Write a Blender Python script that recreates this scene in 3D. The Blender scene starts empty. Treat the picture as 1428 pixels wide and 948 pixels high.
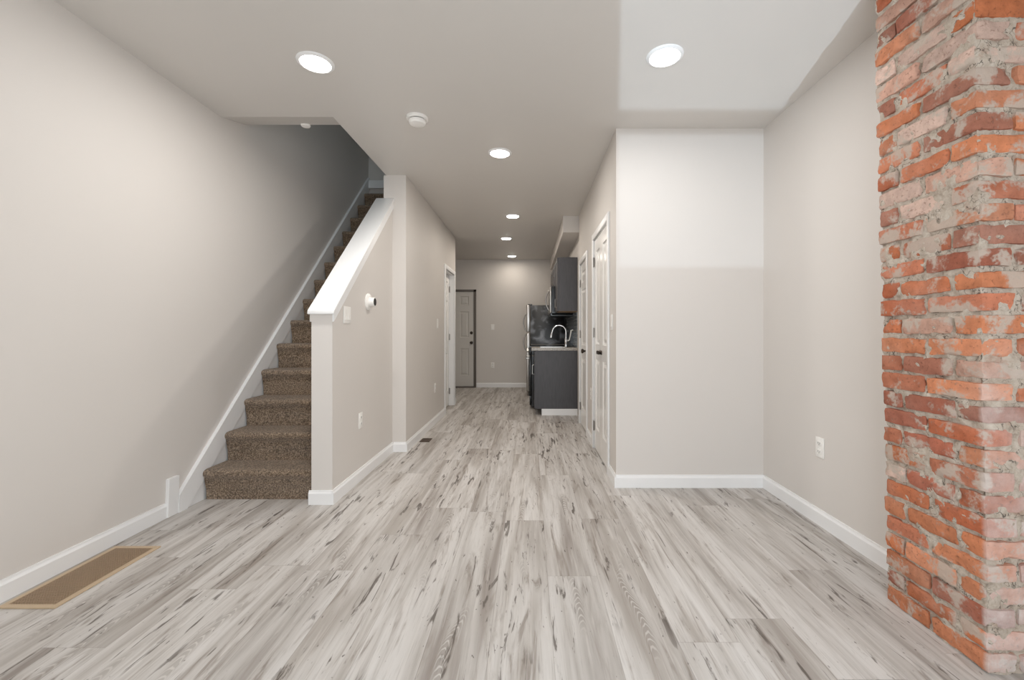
import bpy, bmesh, math, random
from mathutils import Vector, Matrix, noise
random.seed(7)
PI = math.pi
S = bpy.context.scene
C = S.collection

# ------------------------------------------------------------------ camera, world, light, exposure
cam_d = bpy.data.cameras.new('camera'); cam = bpy.data.objects.new('camera', cam_d); C.objects.link(cam)
cam.location = (0, 0, 1.125); cam.rotation_euler = (PI/2, 0, 0)
cam_d.sensor_fit = 'HORIZONTAL'; cam_d.sensor_width = 36.0; cam_d.lens = 600/1428*36
cam_d.shift_x = -24/1428; cam_d.shift_y = -11/1428
cam_d.clip_start = .02; cam_d.clip_end = 100
S.camera = cam
S.view_settings.view_transform = 'Standard'; S.view_settings.look = 'None'
S.view_settings.gamma = 1; S.view_settings.use_curve_mapping = False
S.view_settings.exposure = 0.15
S.cycles.max_bounces = 10; S.cycles.diffuse_bounces = 8; S.cycles.glossy_bounces = 4
S.cycles.sample_clamp_indirect = 6.0
W = bpy.data.worlds.new('sky'); S.world = W; W.use_nodes = True
W.node_tree.nodes['Background'].inputs[0].default_value = (.80, .90, 1.0, 1)
W.node_tree.nodes['Background'].inputs[1].default_value = 1.0
# watts and tint of each downlight, from the street end to the kitchen
LAMPS = [(12.6, (1, .975, .945)), (7.4, (1, .98, .96)), (10.0, (1, .95, .885)), (5.5, (1, .91, .80)), (9.5, (1, .90, .78)), (3.3, (1, .90, .78))]
YF = -.45                        # inner face of the street wall, behind the camera
WIN = (-.09, 1.024, .194, 2.05)  # glazed opening to the street: x0, x1, z0, z1
BEAM = Vector((.2, 1.0, .38))    # sunlight thrown up by the street comes in through it
def lamp(name, kind, loc, energy, col, **kw):
    d = bpy.data.lights.new(name, kind); d.energy = energy; d.color = col
    for k, v in kw.items(): setattr(d, k, v)
    o = bpy.data.objects.new(name, d); C.objects.link(o); o.location = loc
    return o
BEAM_STEEP = Vector((.2, 1.0, .7035))
for v, e in ((BEAM, .50), (BEAM_STEEP, 1.0)):
    o = lamp('street_reflected_sunlight', 'SUN', (0, -3, 0), e, (.70, .86, 1.0), angle=math.radians(.6))
    o.rotation_euler = v.to_track_quat('-Z', 'Y').to_euler()
o = lamp('daylight_window', 'AREA', ((WIN[0]+WIN[1])/2, YF+.01, (WIN[2]+WIN[3])/2), 35, (.88, .95, 1.0),
         shape='RECTANGLE', size=WIN[1]-WIN[0], size_y=WIN[3]-WIN[2])
o.rotation_euler = (PI/2, 0, 0)
o = lamp('added_fill_light', 'AREA', (-1.35, YF+.03, 1.15), 11, (.92, .965, 1.0), shape='RECTANGLE', size=1.0, size_y=1.7)  # added fill lamp, lifts the lower left of the room; no real source
o.rotation_euler = (PI/2, 0, 0)
o = lamp('upstairs_daylight', 'AREA', (-1.75, 3.3, 4.9), 4.0, (.62, .86, 1.0), shape='RECTANGLE', size=.6, size_y=.6)

# ------------------------------------------------------------------ materials
def nt(name):
    m = bpy.data.materials.new(name); m.use_nodes = True
    t = m.node_tree; b = t.nodes['Principled BSDF']
    return m, t, b
def lin(r, g, b):
    f = lambda c: (c/255/12.92) if c/255 <= .04045 else ((c/255+.055)/1.055)**2.4
    return (f(r), f(g), f(b), 1)
def N(t, kind, **inp):
    n = t.nodes.new(kind)
    for k, v in inp.items():
        k2 = int(k[1:]) if k[0] == 'i' and k[1:].isdigit() else k
        if isinstance(v, bpy.types.NodeSocket): t.links.new(v, n.inputs[k2])
        else: n.inputs[k2].default_value = v
    return n
def M(t, op, a, b=0.0, c=None, clamp=False):
    n = t.nodes.new('ShaderNodeMath'); n.operation = op; n.use_clamp = clamp
    for i, v in enumerate((a, b) if c is None else (a, b, c)):
        if isinstance(v, bpy.types.NodeSocket): t.links.new(v, n.inputs[i])
        else: n.inputs[i].default_value = v
    return n.outputs[0]
def MIX(t, f, a, b, mode='MIX'):
    n = t.nodes.new('ShaderNodeMix'); n.data_type = 'RGBA'; n.blend_type = mode
    for s, v in ((n.inputs[0], f), (n.inputs[6], a), (n.inputs[7], b)):
        if isinstance(v, bpy.types.NodeSocket): t.links.new(v, s)
        else: s.default_value = v
    return n.outputs[2]
def RAMP(t, f, stops):
    n = t.nodes.new('ShaderNodeValToRGB'); t.links.new(f, n.inputs[0])
    e = n.color_ramp.elements
    while len(e) < len(stops): e.new(.5)
    for el, (p, c) in zip(e, stops):
        el.position = p; el.color = c if len(c) == 4 else (*c, 1)
    return n.outputs[0]
def SM(t, v, lo, hi):
    n = t.nodes.new('ShaderNodeMapRange'); n.interpolation_type = 'SMOOTHSTEP'
    t.links.new(v, n.inputs[0]); n.inputs[1].default_value = lo; n.inputs[2].default_value = hi
    return n.outputs[0]
def bump(t, b, h, strength=.2, dist=.01):
    n = N(t, 'ShaderNodeBump', Strength=strength, Distance=dist, Height=h); t.links.new(n.outputs[0], b.inputs['Normal'])
def plain(name, col, rough=.5, metal=0.0, spec=.5, noise_amt=0.0, nscale=20, bump_s=0.0, bscale=200, emit=None):
    m, t, b = nt(name)
    b.inputs['Base Color'].default_value = col; b.inputs['Roughness'].default_value = rough
    b.inputs['Metallic'].default_value = metal; b.inputs['Specular IOR Level'].default_value = spec
    co = t.nodes.new('ShaderNodeTexCoord').outputs['Object']
    if noise_amt:
        n = N(t, 'ShaderNodeTexNoise', Vector=co, Scale=nscale, Detail=4.0)
        f = M(t, 'MULTIPLY_ADD', n.outputs[0], noise_amt*2, 1-noise_amt)
        cmb = t.nodes.new('ShaderNodeCombineXYZ')
        for i in range(3): t.links.new(f, cmb.inputs[i])
        t.links.new(MIX(t, 1.0, col, cmb.outputs[0], 'MULTIPLY'), b.inputs['Base Color'])
    if bump_s:
        n = N(t, 'ShaderNodeTexNoise', Vector=co, Scale=bscale, Detail=3.0); bump(t, b, n.outputs[0], bump_s, .002)
    if emit:
        b.inputs['Emission Color'].default_value = emit[0]; b.inputs['Emission Strength'].default_value = emit[1]
    return m
m_wall = plain('greige_wall_paint', lin(214, 209, 204), .55, spec=.35, noise_amt=.012, nscale=3, bump_s=.05, bscale=350)
m_ceil = plain('ceiling_paint', lin(211, 207, 202), .42, spec=.4, noise_amt=.015, nscale=2.5, bump_s=.04, bscale=250)
m_trim = plain('white_trim_paint', lin(236, 236, 236), .35, noise_amt=.01, nscale=8)
m_door = plain('white_door_paint', lin(236, 234, 231), .2, noise_amt=.01, nscale=10)
m_gdoor = plain('grey_white_door_paint', lin(205, 202, 197), .4, noise_amt=.015, nscale=8)
m_frame = plain('dark_door_frame_paint', lin(96, 90, 84), .5, noise_amt=.05, nscale=15)
m_plate = plain('white_plastic', lin(238, 236, 232), .35, noise_amt=.01)
m_dark = plain('dark_gap', lin(40, 38, 36), .6, noise_amt=.05)
m_nickel = plain('satin_nickel', lin(150, 145, 140), .3, metal=1.0, noise_amt=.05)
m_bronze = plain('dark_bronze', lin(70, 62, 56), .35, metal=.9, noise_amt=.05)
m_chrome = plain('polished_chrome', lin(215, 215, 215), .12, metal=1.0, noise_amt=.02)
m_steel = plain('brushed_steel', lin(175, 172, 168), .28, metal=1.0, noise_amt=.06, nscale=60)
m_black = plain('black_enamel', lin(22, 22, 23), .22, noise_amt=.1)
m_glass = plain('black_glass', lin(12, 12, 13), .06, noise_amt=.05)
m_diff = plain('lit_diffuser', (1, 1, 1, 1), .5, emit=((1, .97, .93, 1), 14.0), noise_amt=.01)
m_underwood = plain('birch_ply', lin(150, 122, 96), .5, noise_amt=.12, nscale=12)
m_brassreg = plain('tan_register_enamel', lin(190, 168, 140), .45, noise_amt=.04, nscale=30)
m_brownreg = plain('brown_register_enamel', lin(150, 127, 102), .45, metal=.1, noise_amt=.06, nscale=30)
m_brnvent = plain('dark_brown_vent', lin(70, 54, 42), .5, noise_amt=.08, nscale=30)
m_duct = plain('duct_dark', lin(28, 22, 18), .8, noise_amt=.1)
def cab_mat():
    m, t, b = nt('charcoal_cabinet')
    co = t.nodes.new('ShaderNodeTexCoord').outputs['Object']
    mp = N(t, 'ShaderNodeMapping', Vector=co, Scale=(14, 14, 2.5))
    n = N(t, 'ShaderNodeTexNoise', Vector=mp.outputs[0], Scale=3.0, Detail=5.0, Distortion=.6)
    t.links.new(RAMP(t, n.outputs[0], [(.3, lin(66, 65, 69)), (.7, lin(76, 75, 78))]), b.inputs['Base Color'])
    b.inputs['Roughness'].default_value = .45
    return m
m_cab = cab_mat()
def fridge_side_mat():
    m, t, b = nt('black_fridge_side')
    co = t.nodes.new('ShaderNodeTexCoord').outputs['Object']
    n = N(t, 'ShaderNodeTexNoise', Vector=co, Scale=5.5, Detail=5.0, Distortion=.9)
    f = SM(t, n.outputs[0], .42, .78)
    t.links.new(MIX(t, f, lin(26, 27, 30), lin(140, 145, 153)), b.inputs['Base Color'])  # mottled pale reflections painted into the black base colour
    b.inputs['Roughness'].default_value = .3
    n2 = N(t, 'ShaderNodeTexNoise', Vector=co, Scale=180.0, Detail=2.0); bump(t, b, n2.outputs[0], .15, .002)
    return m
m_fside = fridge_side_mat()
def granite_mat():
    m, t, b = nt('speckled_worktop')
    co = t.nodes.new('ShaderNodeTexCoord').outputs['Object']
    n = N(t, 'ShaderNodeTexNoise', Vector=co, Scale=140.0, Detail=3.0)
    t.links.new(RAMP(t, n.outputs[0], [(.38, lin(90, 84, 78)), (.5, lin(168, 162, 154)), (.66, lin(205, 200, 192))]), b.inputs['Base Color'])
    b.inputs['Roughness'].default_value = .3
    return m
m_top = granite_mat()
def splash_mat():
    m, t, b = nt('grey_backsplash_tile')
    co = t.nodes.new('ShaderNodeTexCoord').outputs['Object']
    mp = N(t, 'ShaderNodeMapping', Vector=co); mp.inputs['Rotation'].default_value = (0, 0, PI/2)
    sep = N(t, 'ShaderNodeSeparateXYZ', Vector=co)
    cmb = N(t, 'ShaderNodeCombineXYZ', i0=sep.outputs[1], i1=sep.outputs[2])
    br = t.nodes.new('ShaderNodeTexBrick'); t.links.new(cmb.outputs[0], br.inputs['Vector'])
    br.inputs['Color1'].default_value = lin(150, 160, 166); br.inputs['Color2'].default_value = lin(128, 136, 142)
    br.inputs['Mortar'].default_value = lin(190, 188, 184); br.inputs['Scale'].default_value = 1.0
    br.inputs['Brick Width'].default_value = .15; br.inputs['Row Height'].default_value = .05; br.inputs['Mortar Size'].default_value = .0025
    t.links.new(br.outputs[0], b.inputs['Base Color']); b.inputs['Roughness'].default_value = .12
    return m
m_splash = splash_mat()
def carpet_mat():
    m, t, b = nt('brown_carpet')
    co = t.nodes.new('ShaderNodeTexCoord').outputs['Object']
    n = N(t, 'ShaderNodeTexNoise', Vector=co, Scale=105.0, Detail=4.0, Roughness=.8)
    n2 = N(t, 'ShaderNodeTexNoise', Vector=co, Scale=7.0, Detail=3.0)
    c = RAMP(t, n.outputs[0], [(.34, lin(60, 47, 36)), (.48, lin(124, 104, 84)), (.64, lin(192, 170, 146))])
    f = M(t, 'MULTIPLY_ADD', n2.outputs[0], .5, .75)
    cmb = N(t, 'ShaderNodeCombineXYZ', i0=f, i1=f, i2=f)
    t.links.new(MIX(t, 1.0, c, cmb.outputs[0], 'MULTIPLY'), b.inputs['Base Color'])
    b.inputs['Roughness'].default_value = 1.0; b.inputs['Specular IOR Level'].default_value = .1
    b.inputs['Sheen Weight'].default_value = .25
    bump(t, b, n.outputs[0], .9, .012)
    return m
m_carpet = carpet_mat()
def floor_mat():
    m, t, b = nt('grey_oak_plank_floor')
    co = t.nodes.new('ShaderNodeTexCoord').outputs['Object']
    s = N(t, 'ShaderNodeSeparateXYZ', Vector=co)
    PW, PL = .228, 1.40
    u = M(t, 'DIVIDE', M(t, 'SUBTRACT', s.outputs[0], .085), PW); row = M(t, 'FLOOR', u); fu = M(t, 'SUBTRACT', u, row)
    wn = N(t, 'ShaderNodeTexWhiteNoise'); wn.noise_dimensions = '1D'; t.links.new(row, wn.inputs['W'])
    v = M(t, 'ADD', M(t, 'DIVIDE', s.outputs[1], PL), wn.outputs[0]); col = M(t, 'FLOOR', v); fv = M(t, 'SUBTRACT', v, col)
    idv = N(t, 'ShaderNodeCombineXYZ', i0=row, i1=col)
    w2 = N(t, 'ShaderNodeTexWhiteNoise', Vector=idv.outputs[0]); w2.noise_dimensions = '2D'
    off = N(t, 'ShaderNodeVectorMath', i0=w2.outputs[1], i1=(37, 53, 17)); off.operation = 'MULTIPLY'
    pc = N(t, 'ShaderNodeVectorMath', i0=co, i1=off.outputs[0]); pc.operation = 'ADD'
    def noi(sx, sy, scale=1.0, detail=4.0, dist=0.0, rough=.55):
        mp = N(t, 'ShaderNodeMapping', Vector=pc.outputs[0], Scale=(sx, sy, 1))
        n = N(t, 'ShaderNodeTexNoise', Vector=mp.outputs[0], Scale=scale, Detail=detail, Distortion=dist, Roughness=rough)
        return n.outputs[0]
    broad = noi(9, .6, 1, 3, .5)          # broad figure
    streak = noi(32, 1.0, 1, 4, .4)       # streaks
    fine = noi(190, 7, 1, 3)              # pores
    warp = noi(7, .5, 1, 3, .6)           # darker heartwood bands
    c = RAMP(t, broad, [(.28, lin(148, 140, 134)), (.42, lin(184, 179, 174)), (.54, lin(202, 198, 194)), (.75, lin(212, 209, 206))])
    c = MIX(t, M(t, 'MULTIPLY', SM(t, warp, .50, .70), .52), c, lin(142, 132, 122))
    c = MIX(t, M(t, 'MULTIPLY', SM(t, streak, .50, .74), .32), c, lin(140, 131, 123))
    c = MIX(t, M(t, 'MULTIPLY', SM(t, noi(60, 2.2, 1, 3, .5), .52, .70), .42), c, lin(212, 208, 203))
    c = MIX(t, M(t, 'MULTIPLY', SM(t, fine, .52, .74), .30), c, lin(136, 128, 121))
    # cathedral rings down the heart of some planks
    cu = M(t, 'ABSOLUTE', M(t, 'ADD', M(t, 'SUBTRACT', fu, .5), M(t, 'MULTIPLY', M(t, 'SUBTRACT', noi(.01, 1.6, 1, 1), .5), .9)))
    ring = M(t, 'SINE', M(t, 'ADD', M(t, 'MULTIPLY', s.outputs[1], 170.0), M(t, 'ADD', M(t, 'MULTIPLY', M(t, 'MULTIPLY', cu, cu), 1100.0), M(t, 'MULTIPLY', noi(16, 4, 1, 3), 24.0))))
    ringm = M(t, 'MULTIPLY', M(t, 'SUBTRACT', 1.0, SM(t, cu, .02, .13)), SM(t, noi(1.5, 1.3, 1, 2), .52, .62))
    c = MIX(t, M(t, 'MULTIPLY', ringm, .5), c, lin(138, 130, 123))
    c = MIX(t, M(t, 'MULTIPLY', ringm, M(t, 'MULTIPLY', SM(t, ring, .3, .95), .6)), c, lin(214, 210, 205))
    # knots and cracks: dark, elongated, in clusters along some planks
    kn = noi(18, 1.9, 1, 5, 1.1, .60)
    c = MIX(t, M(t, 'MULTIPLY', SM(t, kn, .585, .70), .62), c, lin(122, 112, 104))
    c = MIX(t, M(t, 'MULTIPLY', SM(t, kn, .50, .66), .40), c, lin(144, 134, 125))
    kn2 = noi(32, 3.6, 1, 4, 1.0, .6)
    clus = SM(t, noi(5, 1.1, 1, 2), .40, .54)
    c = MIX(t, M(t, 'MULTIPLY', M(t, 'MULTIPLY', SM(t, kn2, .575, .66), clus), .85), c, lin(84, 75, 68))
    kn3 = noi(70, 26, 1, 2, .4)
    c = MIX(t, M(t, 'MULTIPLY', SM(t, kn3, .70, .76), .8), c, lin(84, 76, 70))
    tone = M(t, 'MULTIPLY_ADD', w2.outputs[0], .10, .90)
    cmb = N(t, 'ShaderNodeCombineXYZ', i0=tone, i1=tone, i2=tone)
    c = MIX(t, 1.0, c, cmb.outputs[0], 'MULTIPLY')
    eu = M(t, 'MINIMUM', fu, M(t, 'SUBTRACT', 1.0, fu)); ev = M(t, 'MULTIPLY', M(t, 'MINIMUM', fv, M(t, 'SUBTRACT', 1.0, fv)), PL/PW)
    ed = M(t, 'MINIMUM', eu, ev)
    seam = M(t, 'SUBTRACT', 1.0, SM(t, ed, .002, .009))
    c = MIX(t, M(t, 'MULTIPLY', seam, .30), c, lin(120, 112, 106))
    t.links.new(c, b.inputs['Base Color'])
    b.inputs['Roughness'].default_value = .46; b.inputs['Specular IOR Level'].default_value = .4
    h = M(t, 'SUBTRACT', M(t, 'MULTIPLY', fine, -.3), seam)
    bump(t, b, h, .25, .002)
    return m
m_floor = floor_mat()
def brick_mat():
    m, t, b = nt('old_red_brick')
    co = t.nodes.new('ShaderNodeTexCoord').outputs['Object']
    at = t.nodes.new('ShaderNodeAttribute'); at.attribute_name = 'brick_tone'
    n = N(t, 'ShaderNodeTexNoise', Vector=co, Scale=22.0, Detail=6.0, Roughness=.65)
    n2 = N(t, 'ShaderNodeTexNoise', Vector=co, Scale=90.0, Detail=4.0)
    n3 = N(t, 'ShaderNodeTexNoise', Vector=co, Scale=9.0, Detail=5.0, Distortion=.5)
    mul = M(t, 'MULTIPLY_ADD', n.outputs[0], .95, .46)
    cmb = N(t, 'ShaderNodeCombineXYZ', i0=mul, i1=mul, i2=mul)
    c = MIX(t, 1.0, at.outputs['Color'], cmb.outputs[0], 'MULTIPLY')
    c = MIX(t, M(t, 'MULTIPLY', SM(t, n2.outputs[0], .56, .70), .5), c, lin(96, 58, 44))
    s = N(t, 'ShaderNodeSeparateXYZ', Vector=co)
    smear = SM(t, M(t, 'ADD', n3.outputs[0], M(t, 'MULTIPLY', n2.outputs[0], .25)), .635, .75)
    n4 = N(t, 'ShaderNodeTexNoise', Vector=co, Scale=4.0, Detail=4.0)
    dust = M(t, 'MULTIPLY', SM(t, n4.outputs[0], .42, .70), M(t, 'MULTIPLY_ADD', n.outputs[0], .7, .15))
    c = MIX(t, M(t, 'MULTIPLY', dust, .36), c, lin(186, 168, 156))
    c = MIX(t, M(t, 'MULTIPLY', smear, .85), c, lin(180, 168, 156))
    bloom = M(t, 'MULTIPLY', SM(t, M(t, 'MULTIPLY', s.outputs[1], -1.0), -1.430, -1.412), SM(t, M(t, 'ADD', M(t, 'MULTIPLY', s.outputs[2], -1.0), M(t, 'MULTIPLY', n4.outputs[0], 1.6)), -.25, .55))
    c = MIX(t, M(t, 'MULTIPLY', bloom, M(t, 'MULTIPLY_ADD', n.outputs[0], .8, .25)), c, lin(206, 198, 194))
    t.links.new(c, b.inputs['Base Color']); b.inputs['Roughness'].default_value = .9; b.inputs['Specular IOR Level'].default_value = .2
    bump(t, b, M(t, 'ADD', n.outputs[0], M(t, 'MULTIPLY', n2.outputs[0], .5)), .7, .006)
    return m
m_brick = brick_mat()
def mortar_mat():
    m, t, b = nt('old_lime_mortar')
    co = t.nodes.new('ShaderNodeTexCoord').outputs['Object']
    n = N(t, 'ShaderNodeTexNoise', Vector=co, Scale=35.0, Detail=7.0, Roughness=.7)
    n2 = N(t, 'ShaderNodeTexNoise', Vector=co, Scale=14.0, Detail=5.0)
    c = RAMP(t, n.outputs[0], [(.25, lin(122, 108, 95)), (.45, lin(180, 166, 151)), (.7, lin(204, 193, 180))])
    c = MIX(t, M(t, 'MULTIPLY', SM(t, n2.outputs[0], .60, .72), .5), c, lin(160, 118, 98))
    n5 = N(t, 'ShaderNodeTexNoise', Vector=co, Scale=18.0, Detail=4.0, Distortion=1.0)
    cr = M(t, 'SUBTRACT', 1.0, SM(t, M(t, 'ABSOLUTE', M(t, 'SUBTRACT', n5.outputs[0], .5)), .004, .016))
    cr = M(t, 'MULTIPLY', cr, SM(t, n2.outputs[0], .40, .55))
    c = MIX(t, M(t, 'MULTIPLY', cr, .8), c, lin(62, 52, 45))
    t.links.new(c, b.inputs['Base Color']); b.inputs['Roughness'].default_value = .95
    bump(t, b, n.outputs[0], .9, .012)
    return m
m_mortar = mortar_mat()

# ------------------------------------------------------------------ mesh helpers
class MB:
    def __init__(s): s.bm = bmesh.new()
    def box(s, x0, x1, y0, y1, z0, z1, bev=0.0, seg=2):
        vs = [s.bm.verts.new((x, y, z)) for x in (x0, x1) for y in (y0, y1) for z in (z0, z1)]
        f = [(0, 1, 3, 2), (4, 6, 7, 5), (0, 4, 5, 1), (2, 3, 7, 6), (0, 2, 6, 4), (1, 5, 7, 3)]
        fs = [s.bm.faces.new([vs[i] for i in q]) for q in f]
        if bev:
            es = list({e for q in fs for e in q.edges})
            bmesh.ops.bevel(s.bm, geom=es, offset=bev, segments=seg, profile=.5, affect='EDGES')
        return s
    def prism(s, pts, axis, a0, a1):
        """polygon extruded along an axis; pts are the two other coordinates in xyz order"""
        def P(p, a): return {'x': (a, p[0], p[1]), 'y': (p[0], a, p[1]), 'z': (p[0], p[1], a)}[axis]
        A = [s.bm.verts.new(P(p, a0)) for p in pts]; B = [s.bm.verts.new(P(p, a1)) for p in pts]
        n = len(pts)
        s.bm.faces.new(A); s.bm.faces.new(B[::-1])
        for i in range(n): s.bm.faces.new([A[i], B[i], B[(i+1) % n], A[(i+1) % n]])
        return s
    def quad(s, *p):
        s.bm.faces.new([s.bm.verts.new(q) for q in p]); return s
    def lathe(s, prof, n=32, mat=None, cap0=True, cap1=True):
        """profile (r, z) turned about z; mat places it"""
        rings = []
        for r, z in prof:
            ring = [s.bm.verts.new((r*math.cos(2*PI*i/n), r*math.sin(2*PI*i/n), z)) for i in range(n)]
            rings.append(ring)
        for a, b in zip(rings, rings[1:]):
            for i in range(n): s.bm.faces.new([a[i], a[(i+1) % n], b[(i+1) % n], b[i]])
        if cap0: s.bm.faces.new(rings[0][::-1])
        if cap1: s.bm.faces.new(rings[-1])
        if mat: bmesh.ops.transform(s.bm, matrix=mat, verts=[v for r in rings for v in r])
        return s
    def tube(s, pts, r, n=12, radii=None):
        pts = [Vector(p) for p in pts]; rings = []; up = None
        for i, p in enumerate(pts):
            d = (pts[min(i+1, len(pts)-1)] - pts[max(i-1, 0)]).normalized()
            if up is None:
                up = d.orthogonal().normalized()
            up = (up - d*up.dot(d)).normalized(); sd = d.cross(up)
            rr = radii[i] if radii else r
            rings.append([s.bm.verts.new(p + rr*(math.cos(2*PI*k/n)*up + math.sin(2*PI*k/n)*sd)) for k in range(n)])
        for a, b in zip(rings, rings[1:]):
            for i in range(n): s.bm.faces.new([a[i], a[(i+1) % n], b[(i+1) % n], b[i]])
        s.bm.faces.new(rings[0][::-1]); s.bm.faces.new(rings[-1])
        return s
    def shear(s, fn):
        for v in s.bm.verts: v.co = fn(v.co)
        return s
    def build(s, name, mat, parent=None, smooth=False, angle=35):
        bmesh.ops.recalc_face_normals(s.bm, faces=s.bm.faces)
        me = bpy.data.meshes.new(name); s.bm.to_mesh(me); s.bm.free()
        me.materials.append(mat)
        if smooth:
            me.shade_smooth(); me.set_sharp_from_angle(angle=math.radians(angle))
        o = bpy.data.objects.new(name, me); C.objects.link(o)
        if parent: o.parent = parent
        return o
def empty(name, loc=(0, 0, 0), rz=0.0, parent=None):
    o = bpy.data.objects.new(name, None); C.objects.link(o); o.location = loc; o.rotation_euler = (0, 0, rz)
    o.empty_display_size = .1
    if parent: o.parent = parent
    return o
def tag(o, label, cat, group=None, kind=None):
    o['label'] = label; o['category'] = cat
    if group: o['group'] = group
    if kind: o['kind'] = kind
    return o
def struct(o, label, cat): return tag(o, label, cat, None, 'structure')
def copy_tree(o, parent=None):
    c = o.copy(); C.objects.link(c)
    if parent: c.parent = parent
    for ch in o.children: copy_tree(ch, c)
    return c
L90, R90 = PI/2, -PI/2     # local -y faces +X (left walls) / -X (right walls)

# ------------------------------------------------------------------ room shell
H = 2.60; YB = 8.77; YN = 3.119
XL, LEAN = -2.205, .035
lean = lambda co: Vector((co.x + LEAN*co.z, co.y, co.z))
XR = 1.70; XH = .63; XK = .655; XP = -1.16; YP = 4.05; YPE = 6.76
XHALF0, XHALF1, YHALF = -1.425, -1.288, 2.815
struct(MB().box(-2.6, 2.0, YF-.15, YB+.15, -.08, 0).build('floor', m_floor), 'grey oak plank floor running down the whole room to the kitchen', 'floor')
b = MB()
XO, YO0, YO1 = -1.345, 2.95, 5.6      # stair opening
b.box(XO, 2.0, YF-.15, YB+.15, H, H+.3)
b.box(-2.6, XO, YF-.15, YO0, H, H+.06)
b.box(-2.6, XO, YO1, YB+.15, H, H+.3)
b.prism([(YO0, H), (3.2, H+.066), (3.2, H+.10), (YO0, H+.06)], 'x', -2.6, XO)
struct(b.build('ceiling', m_ceil), 'plain painted ceiling with downlights and an opening over the stairs', 'ceiling')
struct(MB().box(XL-.15, XL, YF-.15, YB+.15, 0, 5.3).shear(lean).build('wall_left', m_wall), 'long plain greige wall beside the carpeted stairs', 'wall')
struct(MB().box(XR, XR+.15, YF-.15, YN+.12, 0, H).build('wall_right', m_wall), 'plain greige side wall behind the brick column', 'wall')
struct(MB().box(XH, XR, YN, YN+.12, 0, H).build('wall_nook', m_wall), 'greige alcove wall facing the room beside the closet doors', 'wall')
# closet side of the hall, with two door openings
D1 = (3.423, 4.173, 2.01)     # y0, y1, head of the double closet opening
D2 = (4.690, 5.290, 1.945)
b = MB()
b.box(XH, XH+.12, YN+.12, D1[0], 0, H); b.box(XH, XH+.12, D1[0], D1[1], D1[2], H); b.box(XH, XH+.12, D1[1], D2[0], 0, H)
b.box(XH, XH+.12, D2[0], D2[1], D2[2], H); b.box(XH, XH+.12, D2[1], 5.44, 0, H); b.box(XK, XK+.12, 5.44, YB, 0, H)
b.box(XK+.2, XK+.25, YN+.12, YB, 0, H)
struct(b.build('wall_hall_right', m_wall), 'greige hall wall holding the white closet doors and the kitchen', 'wall')
# hall wall beside the stairs, one door opening
D3 = (5.935, 6.625, 2.0)
b = MB()
b.box(-1.37, XP, YP, D3[0], 0, H); b.box(-1.37, XP, D3[0], D3[1], D3[2], H); b.box(-1.37, XP, D3[1], YPE, 0, H)
b.box(-1.40, -1.345, D3[0], D3[1], 0, D3[2]); b.box(-2.2, -1.37, YPE-.1, YPE, 0, H)
struct(b.build('wall_hall_left', m_wall), 'greige full-height wall block behind the half wall, leading down the hall', 'wall')
# half wall under the sloping cap
zc0, zc1 = 1.255, 2.352
b = MB().prism([(YHALF, 0), (YP, 0), (YP, zc1), (YHALF, zc0)], 'x', XHALF0, XHALF1)
struct(b.build('wall_half_stair', m_wall), 'low greige half wall with sloping top beside the stairs', 'half wall')
b = MB().box(-2.2, XK+.2, YB, YB+.12, 0, H)
struct(b.build('wall_back', m_wall), 'far kitchen wall with the grey back door in it', 'wall')
b = MB()
b.box(-2.4, WIN[0], YF-.12, YF, 0, H); b.box(WIN[1], XR+.1, YF-.12, YF, 0, H)
b.box(WIN[0], WIN[1], YF-.12, YF, 0, WIN[2]); b.box(WIN[0], WIN[1], YF-.12, YF, WIN[3], H)
struct(b.build('wall_front', m_wall), 'street wall behind the viewer with a tall glazed opening', 'wall')
w1 = struct(empty('window_1', ((WIN[0]+WIN[1])/2, YF-.06, WIN[2])), 'tall glazed street opening with a middle rail, behind the viewer', 'window')
w2 = struct(empty('added_fill_window', (-1.35, YF, .30)), 'added unseen window with white shade, carrying the fill lamp', 'window')  # made-up window, put in to give the fill lamp a place
MB().box(-.50, .50, -.004, .006, 0, 1.70).build('added_shade_panel', m_plate, w2)  # opaque panel added behind the fill lamp
b = MB(); b.box(-.56, -.50, 0, .02, -.06, 1.76, .003); b.box(.50, .56, 0, .02, -.06, 1.76, .003); b.box(-.50, .50, 0, .02, 1.70, 1.76, .003); b.box(-.50, .50, 0, .02, -.06, 0, .003)
b.build('casing', m_trim, w2)
hw, hh = (WIN[1]-WIN[0])/2, WIN[3]-WIN[2]
MB().box(-hw, hw, -.02, .02, .993, 1.106).build('rail', m_trim, w1)
# stairwell above the ceiling
for nm, bx, lb in (('wall_stairwell_end', (-2.4, XO+.1, YO1, YO1+.1, 0, 5.3), 'dim end wall above the top carpeted step'),
                   ('wall_stairwell_right', (XO, XO+.1, 2.5, YO1, H+.3, 5.3), 'upper stairwell wall on the hall side, above the ceiling'),
                   ('wall_stairwell_front', (-2.4, XO+.1, 2.4, 2.5, H+.1, 5.3), 'upper stairwell wall on the street side, above the ceiling'),
                   ('ceiling_stairwell', (-2.4, XO+.1, 2.4, YO1+.1, 5.3, 5.4), 'ceiling high over the stairwell')):
    struct(MB().box(*bx).build(nm, m_wall), lb, nm.split('_')[0])
# soffit over the kitchen units
struct(MB().box(.43, XK, 5.46, YB, 2.39, H).build('ceiling_soffit', m_wall), 'boxed greige soffit under the ceiling above the kitchen cabinets', 'soffit')

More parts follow.
